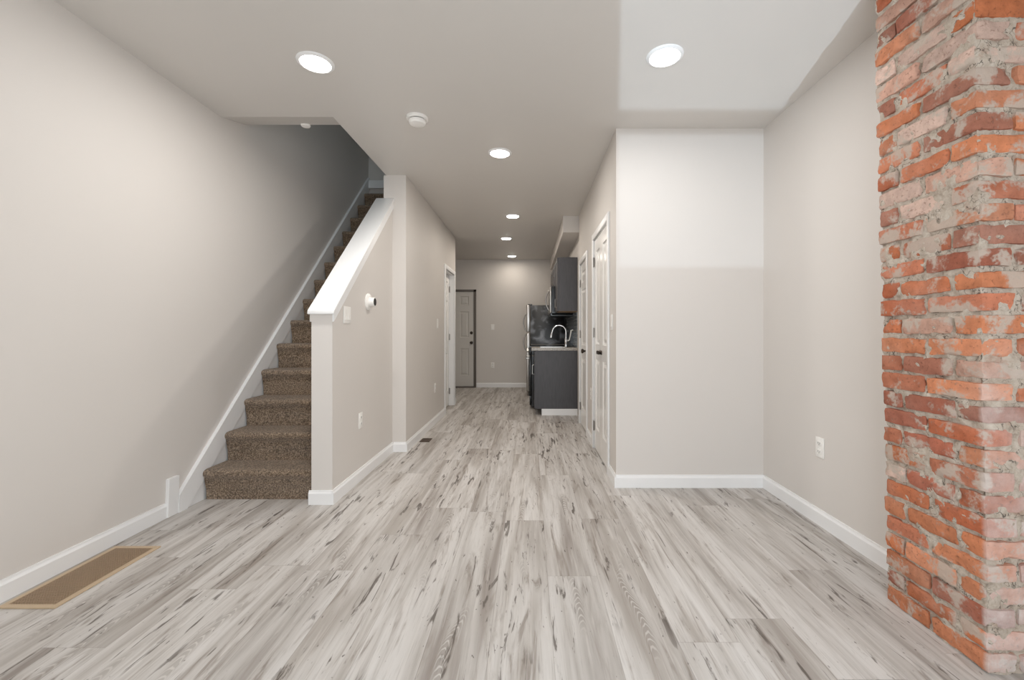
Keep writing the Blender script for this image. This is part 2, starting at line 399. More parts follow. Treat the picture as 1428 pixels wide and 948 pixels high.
# ------------------------------------------------------------------ baseboards and trims
BH, BT = .092, .014
def bb_profile(h=BH, t=BT): return [(0, 0), (t, 0), (t, h*.78), (t*.55, h*.9), (t*.45, h), (0, h)]
def baseboard(name, label, p0, p1, nrm, h=BH, fn=None, ext0=0, ext1=0):
    """p0->p1 along the wall foot, nrm points into the room; ext* lengthen the board for outside corners"""
    p0, p1, nrm = Vector(p0), Vector(p1), Vector(nrm); d = (p1-p0).normalized()
    p0 -= d*ext0; p1 += d*ext1
    b = MB(); pr = bb_profile(h)
    A = [b.bm.verts.new((p0.x+nrm.x*u, p0.y+nrm.y*u, z)) for u, z in pr]
    B = [b.bm.verts.new((p1.x+nrm.x*u, p1.y+nrm.y*u, z)) for u, z in pr]
    n = len(pr); b.bm.faces.new(A); b.bm.faces.new(B[::-1])
    for i in range(n): b.bm.faces.new([A[i], B[i], B[(i+1) % n], A[(i+1) % n]])
    if fn: b.shear(fn)
    return struct(b.build(name, m_trim), label, 'baseboard')
baseboard('baseboard_left', 'white baseboard along the left wall beside the large floor register', (XL, YF), (XL, 2.60), (1, 0), fn=lean)
baseboard('baseboard_right', 'white baseboard under the outlet, running to the brick column', (XR, 1.83), (XR, YN), (-1, 0))
baseboard('baseboard_front_right', 'white baseboard on the near side of the brick column', (XR, YF), (XR, 1.39), (-1, 0))
baseboard('baseboard_nook', 'white baseboard across the foot of the alcove wall', (XH, YN), (XR, YN), (0, -1))
baseboard('baseboard_hall_right_corner', 'short white baseboard between the alcove corner and double closet doors', (XH, YN), (XH, 3.363), (-1, 0), ext0=BT)
baseboard('baseboard_hall_right', 'short white baseboard between the two closet doorways', (XH, 4.233), (XH, 4.63), (-1, 0))
baseboard('baseboard_kitchen', 'short white baseboard between single closet door and kitchen cabinet', (XH, 5.35), (XH, 5.44), (-1, 0))
baseboard('baseboard_half_wall_end', 'short white baseboard around the near end of the half wall', (XHALF0, YHALF), (XHALF1, YHALF), (0, -1), ext0=BT)
baseboard('baseboard_half_wall', 'white baseboard along the room side of the half wall', (XHALF1, YHALF), (XHALF1, YP), (1, 0), ext0=BT)
baseboard('baseboard_hall_left_return', 'tiny white baseboard on the step where half wall meets full wall', (XHALF1+BT, YP), (XP, YP), (0, -1))
baseboard('baseboard_hall_left', 'white baseboard along the hall wall beside the small brown vent', (XP, YP), (XP, D3[0]-.06), (1, 0), ext0=BT)
baseboard('baseboard_hall_left_end', 'stub of white baseboard past the hall closet door', (XP, D3[1]+.06), (XP, YPE), (1, 0), ext1=BT)
baseboard('baseboard_back', 'white baseboard across the far kitchen wall', (-1.075, YB), (XK, YB), (0, -1))
# upright block ending the left baseboard
b = MB().box(XL, XL+.022, 2.60, 2.678, 0, .236, .003).shear(lean)
struct(b.build('trim_1', m_trim), 'short upright white trim block where baseboard meets stair skirt', 'trim')
# rake skirt on the wall side of the stairs
SLOPE = 1.04
zt = lambda y: .112 + SLOPE*(y-2.68)
sk = struct(empty('trim_2', (XL, 2.68, 0)), 'white sloping skirt board climbing the wall beside the carpeted stairs', 'skirt board')
def lean_local(co): return Vector((co.x + LEAN*co.z, co.y, co.z))
y1 = 5.58
pts = [(y, z) for y, z in [(2.68, 0), (2.96, 0), (y1, SLOPE*(y1-2.96)), (y1, zt(y1)-.175), (2.68, zt(2.68)-.05)]]
pts = [(2.68, 0), (2.96, 0), (y1, SLOPE*(y1-2.96)), (y1, zt(y1)-.1), (2.75, zt(2.75)-.1), (2.68, .02)]
MB().prism([(y-2.68, z) for y, z in pts], 'x', 0, .016).shear(lean_local).build('lower_board', m_trim, sk)
pts = [(2.679, 0), (2.745, 0), (y1, zt(y1)-.178), (y1, zt(y1)), (2.679, zt(2.679))]
MB().prism([(y-2.68, z) for y, z in pts], 'x', 0, .026).shear(lean_local).build('upper_board', m_trim, sk)
MB().box(.0, .80, 2.875, 2.905, 2.985, 3.085).build('return_board', m_trim, sk)
# sloping cap of the half wall
cp = struct(empty('trim_3', ((XHALF0+XHALF1)/2, YHALF, zc0)), 'broad white sloping cap on top of the half wall', 'half wall cap')
dy, dz = YP-YHALF, zc1-zc0
t_ = .036
hwid = (XHALF1-XHALF0)/2
b = MB().prism([(-.018, -.018*dz/dy), (dy, dz), (dy, dz+t_), (-.024, -.024*dz/dy+t_*.9), (-.026, -.026*dz/dy+.012)], 'x', -hwid-.016, hwid+.02)
bmesh.ops.bevel(b.bm, geom=list(b.bm.edges), offset=.005, segments=2, profile=.5, affect='EDGES')
b.build('cap_board', m_trim, cp, True)
for s, nm in ((-1, 'edge_strip'), (1, 'edge_strip')):
    b = MB().prism([(0, -.062), (dy, dz-.062), (dy, dz), (0, 0)], 'x', s*hwid, s*(hwid+.011))
    b.build(nm, m_trim if s > 0 else m_wall, cp)

# ------------------------------------------------------------------ staircase
RISE, RUN, Y0 = .2055, .1965, 2.885
st = tag(empty('staircase', (-1.8, Y0, 0)), 'steep brown carpeted stairs climbing behind the half wall', 'staircase')
for i in range(14):
    zt_ = (i+1)*RISE; y = i*RUN
    back = min(y+RUN+.03, 5.597-Y0)
    x0 = XL + LEAN*zt_ + .024 + 1.8; x1 = (XHALF0 if Y0+back < YP else -1.372) + 1.8 - .003
    if Y0+y < YP < Y0+back: x1 = XHALF0 + 1.8 - .003
    prof = [(y+.012, max(0, zt_-RISE-.02)), (y+.010, zt_-.10), (y+.002, zt_-.065), (y-.014, zt_-.050), (y-.024, zt_-.036),
            (y-.026, zt_-.022), (y-.020, zt_-.009), (y-.006, zt_-.001), (y+.02, zt_), (back, zt_), (back, max(0, zt_-RISE-.02))]
    b = MB().prism(prof, 'x', x0, x1)
    ends = [e for e in b.bm.edges if abs(e.verts[0].co.x-e.verts[1].co.x) < 1e-6 and (e.verts[0].co.z > zt_-.12 and e.verts[1].co.z > zt_-.12)]
    bmesh.ops.bevel(b.bm, geom=ends, offset=.008, segments=2, profile=.5, affect='EDGES')
    b.build('step', m_carpet, st, True, 50)

# ------------------------------------------------------------------ brick column
col = struct(empty('column_brick', (1.6, 1.61, 0)), 'exposed old red brick column standing out from the right wall', 'brick column')
CX0, CX1, CY0, CY1 = 1.507, 1.698, 1.41, 1.812
def clean(co):  # the column leans away from the room a little towards its foot
    f = (CX1-co.x)/(CX1-CX0)
    return Vector((co.x - .0225*co.z*f, co.y, co.z))
TONES = [(184, 110, 76), (192, 116, 78), (174, 100, 70), (160, 96, 76), (196, 128, 94), (180, 114, 88), (188, 120, 86), (154, 102, 84)]
def brick(bm, lay, x0, x1, y0, y1, z0, z1, tone):
    nx, ny, nz = max(3, int((x1-x0)/.017)), max(3, int((y1-y0)/.017)), 5
    seed = Vector((random.uniform(0, 90), random.uniform(0, 90), random.uniform(0, 90)))
    tilt = random.uniform(-.012, .012); c = Vector(((x0+x1)/2, (y0+y1)/2, (z0+z1)/2))
    jut = random.uniform(-.004, .004); jut_y = random.uniform(-.004, .004)
    hs = Vector(((x1-x0)/2, (y1-y0)/2, (z1-z0)/2)); r = random.uniform(.005, .010)
    vs = {}
    def vert(i, j, k):
        key = (i, j, k)
        if key in vs: return vs[key]
        p = Vector((-hs.x+2*hs.x*i/nx, -hs.y+2*hs.y*j/ny, -hs.z+2*hs.z*k/nz))
        q = Vector([max(-h+r, min(h-r, a)) for a, h in zip(p, hs)])
        d = p-q
        if d.length > 1e-6: p = q + d.normalized()*r
        w = c + p
        n = noise.noise_vector(w*28+seed)*.0042 + noise.noise_vector(w*75+seed)*.0022
        chip = max(0, noise.noise(w*16+seed)-.32)*.030
        p = p + n - p.normalized()*chip
        p.z += tilt*(p.y+p.x)
        w = c + p; w.x += jut; w.y += jut_y
        w.x = min(w.x, CX1); w.z = max(w.z, .0); w.z = min(w.z, H)
        v = bm.verts.new(clean(w)); v[lay] = (*tone, 1); vs[key] = v
        return v
    for i in range(nx):
        for j in range(ny):
            for k in (0, nz): bm.faces.new([vert(i, j, k), vert(i+1, j, k), vert(i+1, j+1, k), vert(i, j+1, k)])
    for i in range(nx):
        for k in range(nz):
            for j in (0, ny): bm.faces.new([vert(i, j, k), vert(i+1, j, k), vert(i+1, j, k+1), vert(i, j, k+1)])
    for j in range(ny):
        for k in range(nz):
            for i in (0, nx): bm.faces.new([vert(i, j, k), vert(i, j+1, k), vert(i, j+1, k+1), vert(i, j, k+1)])
bk = MB(); lay = bk.bm.verts.layers.float_color.new('brick_tone')
CH = 2.60/35; J = .013
random.seed(23)
def tone(z):
    if random.random() < (.26 if z > 1.7 else .05): r = random.choice([(200, 172, 158), (190, 150, 132)])
    else: r = random.choice(TONES)
    g = random.uniform(.92, 1.08)
    return tuple(lin(*(min(255, v*g) for v in r))[:3])
for k in range(35):
    z0, z1 = k*CH+.004, (k+1)*CH-J+.004
    q = lambda: random.uniform(-.006, .006)
    if k % 2 == 0:
        m_ = (CY0+CY1)/2 + q()
        spans = [(CX0, CX0+.095, CY0, m_-J/2), (CX0, CX0+.095, m_+J/2, CY1), (CX0+.095+J, CX1, CY0, m_-J/2), (CX0+.095+J, CX1, m_+J/2, CY1)]
    else:
        a, c_ = CY0+.095+q(), CY1-.095+q()
        spans = [(CX0, CX1, CY0, a-J/2), (CX0, CX0+.095, a+J/2, c_-J/2), (CX0+.095+J, CX1, a+J/2, c_-J/2), (CX0, CX1, c_+J/2, CY1)]
    for s in spans: brick(bk.bm, lay, *s, z0+random.uniform(-.003, .003), z1+random.uniform(-.003, .003), tone(z0))
bo = bk.build('bricks', m_brick, None, True, 60)
bo.parent = col; bo.matrix_parent_inverse = Matrix.Translation(-col.location)
# mortar core: a rough skin a little behind the brick faces
mc = MB()
ax, ay, bx, by = CX1, CY0+.003, CX0+.003, CY1-.003
path = [(ax+(bx-ax)*i/20, ay) for i in range(20)] + [(bx, ay+(by-ay)*i/42) for i in range(42)] + [(bx+(ax-bx)*i/14, by) for i in range(15)]
NV = 280; cxm, cym = (CX0+CX1)/2+.05, (CY0+CY1)/2
def rough(x, y, z):
    p = Vector((x, y, z))
    n = Vector((-1 if abs(x-bx) < 1e-6 else 0, -1 if abs(y-ay) < 1e-6 else (1 if abs(y-by) < 1e-6 else 0), 0)).normalized()
    e = noise.noise(p*24)*.007 + noise.noise(p*60)*.006 + noise.noise(p*9)*.009
    return clean(p + n*(e-.005))
g = [[mc.bm.verts.new(rough(x, y, H*j/NV)) for j in range(NV+1)] for x, y in path]
for i in range(len(path)-1):
    for j in range(NV): mc.bm.faces.new([g[i][j], g[i+1][j], g[i+1][j+1], g[i][j+1]])
mo = mc.build('mortar', m_mortar, None, True, 80)
mo.parent = col; mo.matrix_parent_inverse = Matrix.Translation(-col.location)

# ------------------------------------------------------------------ panel doors
def door_leaf(name, w, h, th, panels, mat, parent, x=0.0, y=0.0, z=0.0):
    """leaf from x to x+w; front at local y; panels = (u0,u1,v0,v1) moulded into the front"""
    b = MB(); us = sorted({0, w} | {p[0] for p in panels} | {p[1] for p in panels}); vs_ = sorted({0, h} | {p[2] for p in panels} | {p[3] for p in panels})
    cache = {}
    def V(u, v, d):
        k = (round(u, 5), round(v, 5), round(d, 5))
        if k not in cache: cache[k] = b.bm.verts.new((x+u, y+d, z+v))
        return cache[k]
    def inside(u, v): return any(p[0] < u < p[1] and p[2] < v < p[3] for p in panels)
    for i in range(len(us)-1):
        for j in range(len(vs_)-1):
            if not inside((us[i]+us[i+1])/2, (vs_[j]+vs_[j+1])/2):
                b.bm.faces.new([V(us[i], vs_[j], 0), V(us[i+1], vs_[j], 0), V(us[i+1], vs_[j+1], 0), V(us[i], vs_[j+1], 0)])
    for p in panels:
        # border vertices that neighbours own
        ring0 = [(p[0], p[2]), (p[1], p[2]), (p[1], p[3]), (p[0], p[3])]
        prev = [V(u, v, 0) for u, v in ring0]
        for ins, d in ((.007, .009), (.016, .012)):
            cur = [V(u+(ins if u == p[0] else -ins), v+(ins if v == p[2] else -ins), d) for u, v in ring0]
            for q in range(4): b.bm.faces.new([prev[q], prev[(q+1) % 4], cur[(q+1) % 4], cur[q]])
            prev = cur
        b.bm.faces.new(prev)
    b.box(x, x+w, y+.0125, y+th, z, z+h)
    # edges of the front skin
    for a, c in (((0, 0), (w, 0)), ((w, 0), (w, h)), ((w, h), (0, h)), ((0, h), (0, 0))):
        b.bm.faces.new([b.bm.verts.new((x+a[0], y, z+a[1])), b.bm.verts.new((x+c[0], y, z+c[1])), b.bm.verts.new((x+c[0], y+.013, z+c[1])), b.bm.verts.new((x+a[0], y+.013, z+a[1]))])
    leaf = b.build(name, mat, parent)
    for p in panels:
        g = .020
        pb = MB(); a = [(p[0]+g, p[2]+g), (p[1]-g, p[2]+g), (p[1]-g, p[3]-g), (p[0]+g, p[3]-g)]
        i2 = min(.03, (p[1]-p[0])*.18); c = [(p[0]+g+i2, p[2]+g+i2), (p[1]-g-i2, p[2]+g+i2), (p[1]-g-i2, p[3]-g-i2), (p[0]+g+i2, p[3]-g-i2)]
        A = [pb.bm.verts.new((x+u, y+.0118, z+v)) for u, v in a]; Bv = [pb.bm.verts.new((x+u, y+.002, z+v)) for u, v in c]
        pb.bm.faces.new(Bv)
        for q in range(4): pb.bm.faces.new([A[q], A[(q+1) % 4], Bv[(q+1) % 4], Bv[q]])
        pb.build('panel', mat, leaf)
    return leaf
def knob(parent, x, y, z, mat, r=.027, out=.055):
    """turned door knob on a rose, pointing along local -y"""
    mt = Matrix.Translation((x, y, z)) @ Matrix.Rotation(PI/2, 4, 'X')
    prof = [(.0, 0), (r*1.15, 0), (r*1.15, .004), (r*1.0, .008), (r*.42, .011), (r*.38, out*.42), (r*.7, out*.52), (r*1.0, out*.70), (r*.98, out*.84), (r*.7, out*.97), (.001, out)]
    return MB().lathe(prof, 24, mt, False, False).build('knob', mat, parent, True)
def deadbolt(parent, x, y, z, mat):
    mt = Matrix.Translation((x, y, z)) @ Matrix.Rotation(PI/2, 4, 'X')
    MB().lathe([(.001, 0), (.030, 0), (.030, .006), (.024, .012), (.001, .013)], 24, mt, False, False).box(x-.004, x+.004, y-.026, y-.011, z-.014, z+.014, .002).build('deadbolt', mat, parent, True)
def hinge(parent, x, y, z):
    b = MB().box(x-.016, x+.016, y-.003, y, z-.045, z+.045)
    b.lathe([(.001, -.047), (.0065, -.047), (.0065, .047), (.001, .047)], 10, Matrix.Translation((x, y-.006, z)), False, False)
    return b.build('hinge', m_nickel, parent, True)
def casing(parent, w, h, cw=.06, th=.016, mat=None, y=0.0, depth=.12):
    """flat casing around an opening 0..w, 0..h on the wall face y; jamb lining the opening"""
    b = MB()
    b.box(-cw, -.004, y-th, y, 0, h+cw, .004); b.box(w+.004, w+cw, y-th, y, 0, h+cw, .004); b.box(-.004, w+.004, y-th, y, h+.004, h+cw, .004)
    b.build('casing', mat or m_trim, parent, True)
    b = MB()
    b.box(-.004, .006, y, y+depth, 0, h); b.box(w-.006, w+.004, y, y+depth, 0, h); b.box(0, w, y, y+depth, h-.006, h+.004)
    b.build('jamb', mat or m_trim, parent)
# double closet doors (facing the hall)
d1 = struct(empty('door_1', (XH, D1[1], 0), R90), 'pair of white panelled closet doors with small knobs near the alcove', 'door')
w = D1[1]-D1[0]; casing(d1, w, D1[2])
lw = (w-.012-.006)/2
for q in range(2):
    x0 = .007 + q*(lw+.004)
    lf = door_leaf('door_leaf', lw, D1[2]-.022, .035, [(.085, lw-.085, .20, .86), (.085, lw-.085, 1.0, D1[2]-.022-.11)], m_door, d1, x0, .004, .012)
    knob(lf, x0+(lw-.032 if q == 0 else .032), .004, .945, m_bronze, .017, .036)
    for z in (.22, 1.12, 1.80): hinge(lf, -.002 if q == 0 else w+.002, -.0165 if False else .003, z)
# single closet door
d2 = struct(empty('door_2', (XH, D2[1], 0), R90), 'narrow single white closet door beside the kitchen cabinets', 'door')
w = D2[1]-D2[0]; casing(d2, w, D2[2])
lf = door_leaf('door_leaf', w-.016, D2[2]-.022, .035, [(.10, w-.116, .20, .80), (.10, w-.116, .96, 1.62), (.10, w-.116, 1.70, D2[2]-.022-.09)], m_door, d2, .008, .004, .012)
knob(lf, w-.07, .004, .915, m_bronze, .026, .06)
for z in (.22, 1.10, 1.72): hinge(lf, -.002, .003, z)
# hall closet door by the stairs, recessed in its opening
d3 = struct(empty('door_3', (XP, D3[0], 0), L90), 'white panelled closet door set back in the hall wall past the stairs', 'door')
w = D3[1]-D3[0]; casing(d3, w, D3[2], depth=.11)
pw = (w-.016-.11*2-.09)/2
lf = door_leaf('door_leaf', w-.016, D3[2]-.022, .035,
               [(u, u+pw, v0, v1) for u in (.11, .11+pw+.09) for v0, v1 in ((.22, .80), (.98, 1.58), (1.66, D3[2]-.13))], m_door, d3, .008, .072, .012)
knob(lf, .075, .072, .94, m_bronze, .026, .06)
for z in (.22, 1.05, 1.78): hinge(lf, w-.004, .070, z)
# back door
d4 = struct(empty('door_4', (-1.96, YB, 0)), 'grey six-panel back door with deadbolt in a dark frame, end of hall', 'door')
w = .83
b = MB(); b.box(w, w+.05, -.03, 0, 0, 1.99, .003); b.box(-.05, 0, -.03, 0, 0, 1.99, .003); b.box(-.05, w+.05, -.03, 0, 1.945, 1.99, .003)
b.build('frame', m_frame, d4, True)
MB().box(-.05, w+.05, -.06, 0, 0, .022, .004).build('threshold', m_frame, d4)
x_ = lambda wx: wx + 1.96
pan = [(u0, u1, v0, v1) for u0, u1 in ((.105, .285), (.55, .732)) for v0, v1 in ((.22, .77), (.99, 1.52), (1.65, 1.83))]
lf = door_leaf('door_leaf', w, 1.92, .012+.006, pan, m_gdoor, d4, 0, -.018, .024)
knob(lf, .785, -.018, .91, m_bronze, .027, .06); deadbolt(lf, .785, -.018, 1.11, m_bronze)

# ------------------------------------------------------------------ wall plates
def outlet(name='electrical_outlet'):
    r = empty(name)
    MB().box(-.036, .036, -.006, 0, -.059, .059, .003).build('cover_plate', m_plate, r, True)
    for s in (-1, 1):
        f = MB().box(-.017, .017, -.0085, -.004, s*.024-.014, s*.024+.014, .004).build('receptacle', m_plate, r, True)
        b = MB()
        b.box(-.008, -.0055, -.0092, -.008, s*.024-.003, s*.024+.007); b.box(.0055, .008, -.0092, -.008, s*.024-.003, s*.024+.006)
        b.lathe([(.001, 0), (.0025, 0), (.0025, .001), (.001, .001)], 8, Matrix.Translation((0, -.0082, s*.024-.008)) @ Matrix.Rotation(PI/2, 4, 'X'), False, False)
        b.build('slot', m_dark, f)
    MB().lathe([(.001, 0), (.003, 0), (.0025, .0012), (.001, .0014)], 10, Matrix.Translation((0, -.006, 0)) @ Matrix.Rotation(PI/2, 4, 'X'), False, False).build('screw', m_plate, r)
    return r
def switch(gangs=1):
    r = empty('light_switch'); hw_ = .036 + .023*(gangs-1)
    MB().box(-hw_, hw_, -.006, 0, -.060, .060, .003).build('cover_plate', m_plate, r, True)
    for g in range(gangs):
        cx = (g-(gangs-1)/2)*.046
        b = MB().prism([(-.0105, -.033), (-.005, -.034), (-.004, .034), (-.0065, .033), (-.007, 0)], 'x', cx-.0165, cx+.0165)
        b.build('rocker', m_plate, r)
    return r
o0 = outlet(); spots = [
    ((XR, 2.512, .452), R90, 'white outlet on the right wall between alcove and brick column'),
    ((XHALF1, 3.28, .4526), L90, 'white outlet low on the half wall beside the stairs'),
    ((XP, 5.29, .44), L90, 'white outlet low on the hall wall before the closet door'),
    ((XH, 4.37, .50), R90, 'white outlet low on the wall strip between the closet doorways'),
    ((-.745, YB, .45), 0, 'white outlet on the far kitchen wall, below the switch')]
for i, (loc, rz, lb) in enumerate(spots):
    o = o0 if i == 0 else copy_tree(o0)
    o.location = loc; o.rotation_euler = (0, 0, rz); tag(o, lb, 'electrical outlet', 'wall outlets')
o = switch(2); o.location = (XHALF1, 3.037, 1.246); o.rotation_euler = (0, 0, L90)
tag(o, 'white two-rocker light switch on the half wall under the cap', 'light switch', 'light switches')
s0 = switch(1)
for i, (loc, rz, lb) in enumerate([
    ((XP, 5.44, 1.234), L90, 'white light switch on the hall wall beside the recessed closet door'),
    ((XH, 3.27, 1.20), R90, 'white light switch at the alcove corner beside the double closet doors'),
    ((-.745, YB, 1.226), 0, 'white light switch on the far kitchen wall right of back door')]):
    o = s0 if i == 0 else copy_tree(s0)
    o.location = loc; o.rotation_euler = (0, 0, rz); tag(o, lb, 'light switch', 'light switches')
# round fitting on the half wall
wf = tag(empty('wall_sensor', (XHALF1, 3.44, 1.366), L90), 'round white wall fitting with a protruding cap on the half wall', 'wall fitting')
rx = Matrix.Rotation(PI/2, 4, 'X')
MB().lathe([(.001, 0), (.068, 0), (.068, .006), (.058, .014), (.044, .017), (.001, .018)], 40, rx, False, False).build('base_plate', m_plate, wf, True)
MB().lathe([(.040, .014), (.040, .020), (.036, .030), (.037, .048), (.034, .054), (.030, .055)], 36, rx, False, False).build('cap', m_plate, wf, True)
MB().lathe([(.001, .050), (.031, .050), (.0305, .0555), (.001, .0545)], 36, rx, False, False).build('lens', m_dark, wf, True)

# ------------------------------------------------------------------ ceiling fittings
def downlight():
    r = empty('recessed_light')
    MB().lathe([(.097, 0), (.096, -.004), (.088, -.009), (.080, -.011), (.076, -.008), (.076, .0)], 48, None, False, False).build('trim_ring', m_trim, r, True)
    MB().lathe([(.076, -.007), (.070, -.0125), (.05, -.017), (.025, -.0195), (.001, -.020)], 40, None, False, False).build('diffuser', m_diff, r, True)
    d = bpy.data.lights.new('lamp_light', 'AREA'); d.shape = 'DISK'; d.size = .14; d.energy = LAMPS[0][0]; d.color = LAMPS[0][1]
    l = bpy.data.objects.new('lamp_light', d); C.objects.link(l); l.location = (0, 0, -.024); l.parent = r
    return r
dl0 = downlight()
for i, (x, y, lb) in enumerate([
    (-1.169, 2.354, 'large round downlight near the stair opening in the ceiling'),
    (.724, 2.299, 'large round downlight in the ceiling in front of the alcove'),
    (-.242, 3.54, 'round downlight in the hall ceiling, first beyond the smoke detector'),
    (-.21, 5.46, 'small round downlight level with the front of the kitchen soffit'),
    (-.36, 6.756, 'second smallest round downlight, over the hall beside the microwave'),
    (-.337, 8.33, 'smallest round downlight, close to the far kitchen wall')]):
    o = dl0 if i == 0 else copy_tree(dl0)
    for ch in o.children:
        if ch.type == 'LIGHT':
            if i: ch.data = ch.data.copy()
            ch.data.energy, ch.data.color = LAMPS[i]
    o.location = (x, y, H); tag(o, lb, 'ceiling light', 'recessed downlights along the ceiling')
sd = tag(empty('smoke_detector', (-.77, 2.96, H)), 'white round smoke detector on the ceiling between the downlights', 'smoke detector')
MB().lathe([(.001, 0), (.074, 0), (.074, -.012), (.066, -.018), (.001, -.018)], 40, None, False, False).build('base', m_plate, sd, True)
MB().lathe([(.001, -.018), (.053, -.018), (.053, -.024), (.001, -.024)], 40, None, False, False).build('vent_gap', m_dark, sd)
MB().lathe([(.001, -.023), (.058, -.023), (.058, -.036), (.050, -.046), (.03, -.050), (.001, -.051)], 40, None, False, False).build('cover', m_plate, sd, True)
sd2 = tag(empty('smoke_detector', (-1.655, 3.185, H+.066)), 'small white round fitting half hidden at the stair opening edge', 'smoke detector')
MB().lathe([(.001, 0), (.034, 0), (.034, -.012), (.028, -.020), (.001, -.021)], 32, None, False, False).build('base', m_plate, sd2, True)

# ------------------------------------------------------------------ floor registers
def register(name, w, l, rim, m_rim, m_grille, bars_x, bars_y, loc, label):
    r = tag(empty(name, loc), label, 'floor vent')
    hw_, hl = w/2, l/2
    b = MB()
    for s in (-1, 1):
        b.box(s*hw_-(rim if s > 0 else 0), s*hw_+(rim if s < 0 else 0), -hl, hl, 0, .007, .002)
        b.box(-hw_+rim, hw_-rim, s*hl-(rim if s > 0 else 0), s*hl+(rim if s < 0 else 0), 0, .007, .002)
    b.build('rim', m_rim, r)
    MB().box(-hw_+rim, hw_-rim, -hl+rim, hl-rim, 0, .0015).build('duct', m_duct, r)
    b = MB(); gw, gl = hw_-rim, hl-rim
    for i in range(bars_x):
        x = -gw + (i+.5)*2*gw/bars_x; t = gw/bars_x*.5; b.box(x-t, x+t, -gl, gl, .0015, .0055)
    for j in range(bars_y):
        y = -gl + (j+.5)*2*gl/bars_y; t = gl/bars_y*.5; b.box(-gw, gw, y-t, y+t, .0015, .005)
    b.build('grille', m_grille, r)
    return r
register('floor_register', .238, .505, .022, m_brassreg, m_brownreg, 18, 40, (-2.046, 2.0, 0), 'large tan and brown floor register along the left baseboard')
register('floor_vent', .10, .14, .010, m_brnvent, m_brnvent, 8, 18, (-1.073, 4.47, 0), 'small dark brown floor vent beside the hall baseboard')

# ------------------------------------------------------------------ kitchen
def shaker(name, parent, w, h, x, y, z, th=.019, pull=None):
    """cabinet front in local coordinates, facing local -y"""
    b = MB(); r = .055
    b.box(x, x+w, y+.006, y+th, z, z+h)
    for a in ((x, x+r, z, z+h), (x+w-r, x+w, z, z+h), (x+r, x+w-r, z, z+r), (x+r, x+w-r, z+h-r, z+h)):
        b.box(a[0], a[1], y, y+.008, a[2], a[3], .0015, 1)
    d = b.build(name, m_cab, parent)
    if pull:
        px, pz0, pz1, horiz = pull
        p = [(px, y, pz0), (px, y-.028, pz0+.006), (px, y-.028, pz1-.006), (px, y, pz1)] if not horiz else [(pz0, y, px), (pz0+.006, y-.028, px), (pz1-.006, y-.028, px), (pz1, y, px)]
        MB().tube(p, .005, 8).build('handle', m_nickel, d, True)
    return d
KX = XK          # kitchen wall
# everything below: root at the wall, local x runs towards the camera, local -y faces the aisle
def kroot(name, yfar, z, label, cat, group=None): return tag(empty(name, (KX, yfar, z), R90), label, cat, group)
def base_cab(yfar, w, label):
    r = kroot('base_cabinet', yfar, 0, label, 'cabinet', 'charcoal base cabinets')
    D = .585
    b = MB(); b.box(0, .018, -D+.02, -.002, .087, .874); b.box(w-.018, w, -D+.02, -.002, .087, .874)
    b.box(.018, w-.018, -D+.02, -.002, .087, .105); b.box(.018, w-.018, -.012, -.002, .105, .874); b.box(.018, w-.018, -D+.02, -D+.04, .80, .874)
    b.build('body', m_cab, r)
    MB().box(.0, w, -.49, -.002, 0, .088).build('plinth', m_cab, r)
    shaker('drawer', r, w-.006, .145, .003, -D, .722, pull=(.795, w/2-.06, w/2+.06, True))
    shaker('door', r, w-.006, .62, .003, -D, .095, pull=(w-.05, .55, .68, False))
    return r
bc = base_cab(6.30, .48, 'charcoal base cabinet with plain end panel, nearest the closet door')
MB().box(.4805, .492, -.487, -.002, 0, .088, .003).build('baseboard', m_trim, bc)['label'] = 'white baseboard strip across the cabinet end'
base_cab(7.57, .50, 'charcoal base cabinet standing between black range and refrigerator')
def worktop(yfar, w, label, sink=None):
    r = kroot('worktop', yfar, .875, label, 'worktop', 'speckled worktops'); D = .625
    b = MB()
    if sink:
        x0, x1, y0, y1 = sink
        b.box(-.0, x0, -D, -.002, 0, .036, .003); b.box(x1, w+.012, -D, -.002, 0, .036, .003)
        b.box(x0, x1, -D, y0, 0, .036); b.box(x0, x1, y1, -.002, 0, .036)
    else: b.box(0, w, -D, -.002, 0, .036, .003)
    b.build('slab', m_top, r)
    return r
SK = (.06, .42, -.50, -.17)
worktop(6.30, .48, 'speckled grey worktop holding the sink and curved faucet', SK)
worktop(7.57, .50, 'speckled grey worktop between range and refrigerator')
sk_ = kroot('sink', 6.30, .875, 'small steel sink set into the speckled worktop', 'sink')
b = MB(); x0, x1, y0, y1 = SK
b.quad((x0+.02, y0+.02, -.15), (x1-.02, y0+.02, -.15), (x1-.02, y1-.02, -.15), (x0+.02, y1-.02, -.15))
for a, c in (((x0, y0), (x1, y0)), ((x1, y0), (x1, y1)), ((x1, y1), (x0, y1)), ((x0, y1), (x0, y0))):
    f = lambda p: (p[0]+(.02 if p[0] == x0 else -.02), p[1]+(.02 if p[1] == y0 else -.02), -.15)
    b.quad((*a, .0395), (*c, .0395), f(c), f(a))
b.build('basin', m_steel, sk_)
b = MB(); g = .012
b.box(x0-g, x1+g, y0-g, y0, .036, .040, .0012, 1); b.box(x0-g, x1+g, y1, y1+g, .036, .040, .0012, 1); b.box(x0-g, x0, y0, y1, .036, .040, .0012, 1); b.box(x1, x1+g, y0, y1, .036, .040, .0012, 1)
b.build('rim', m_steel, sk_)
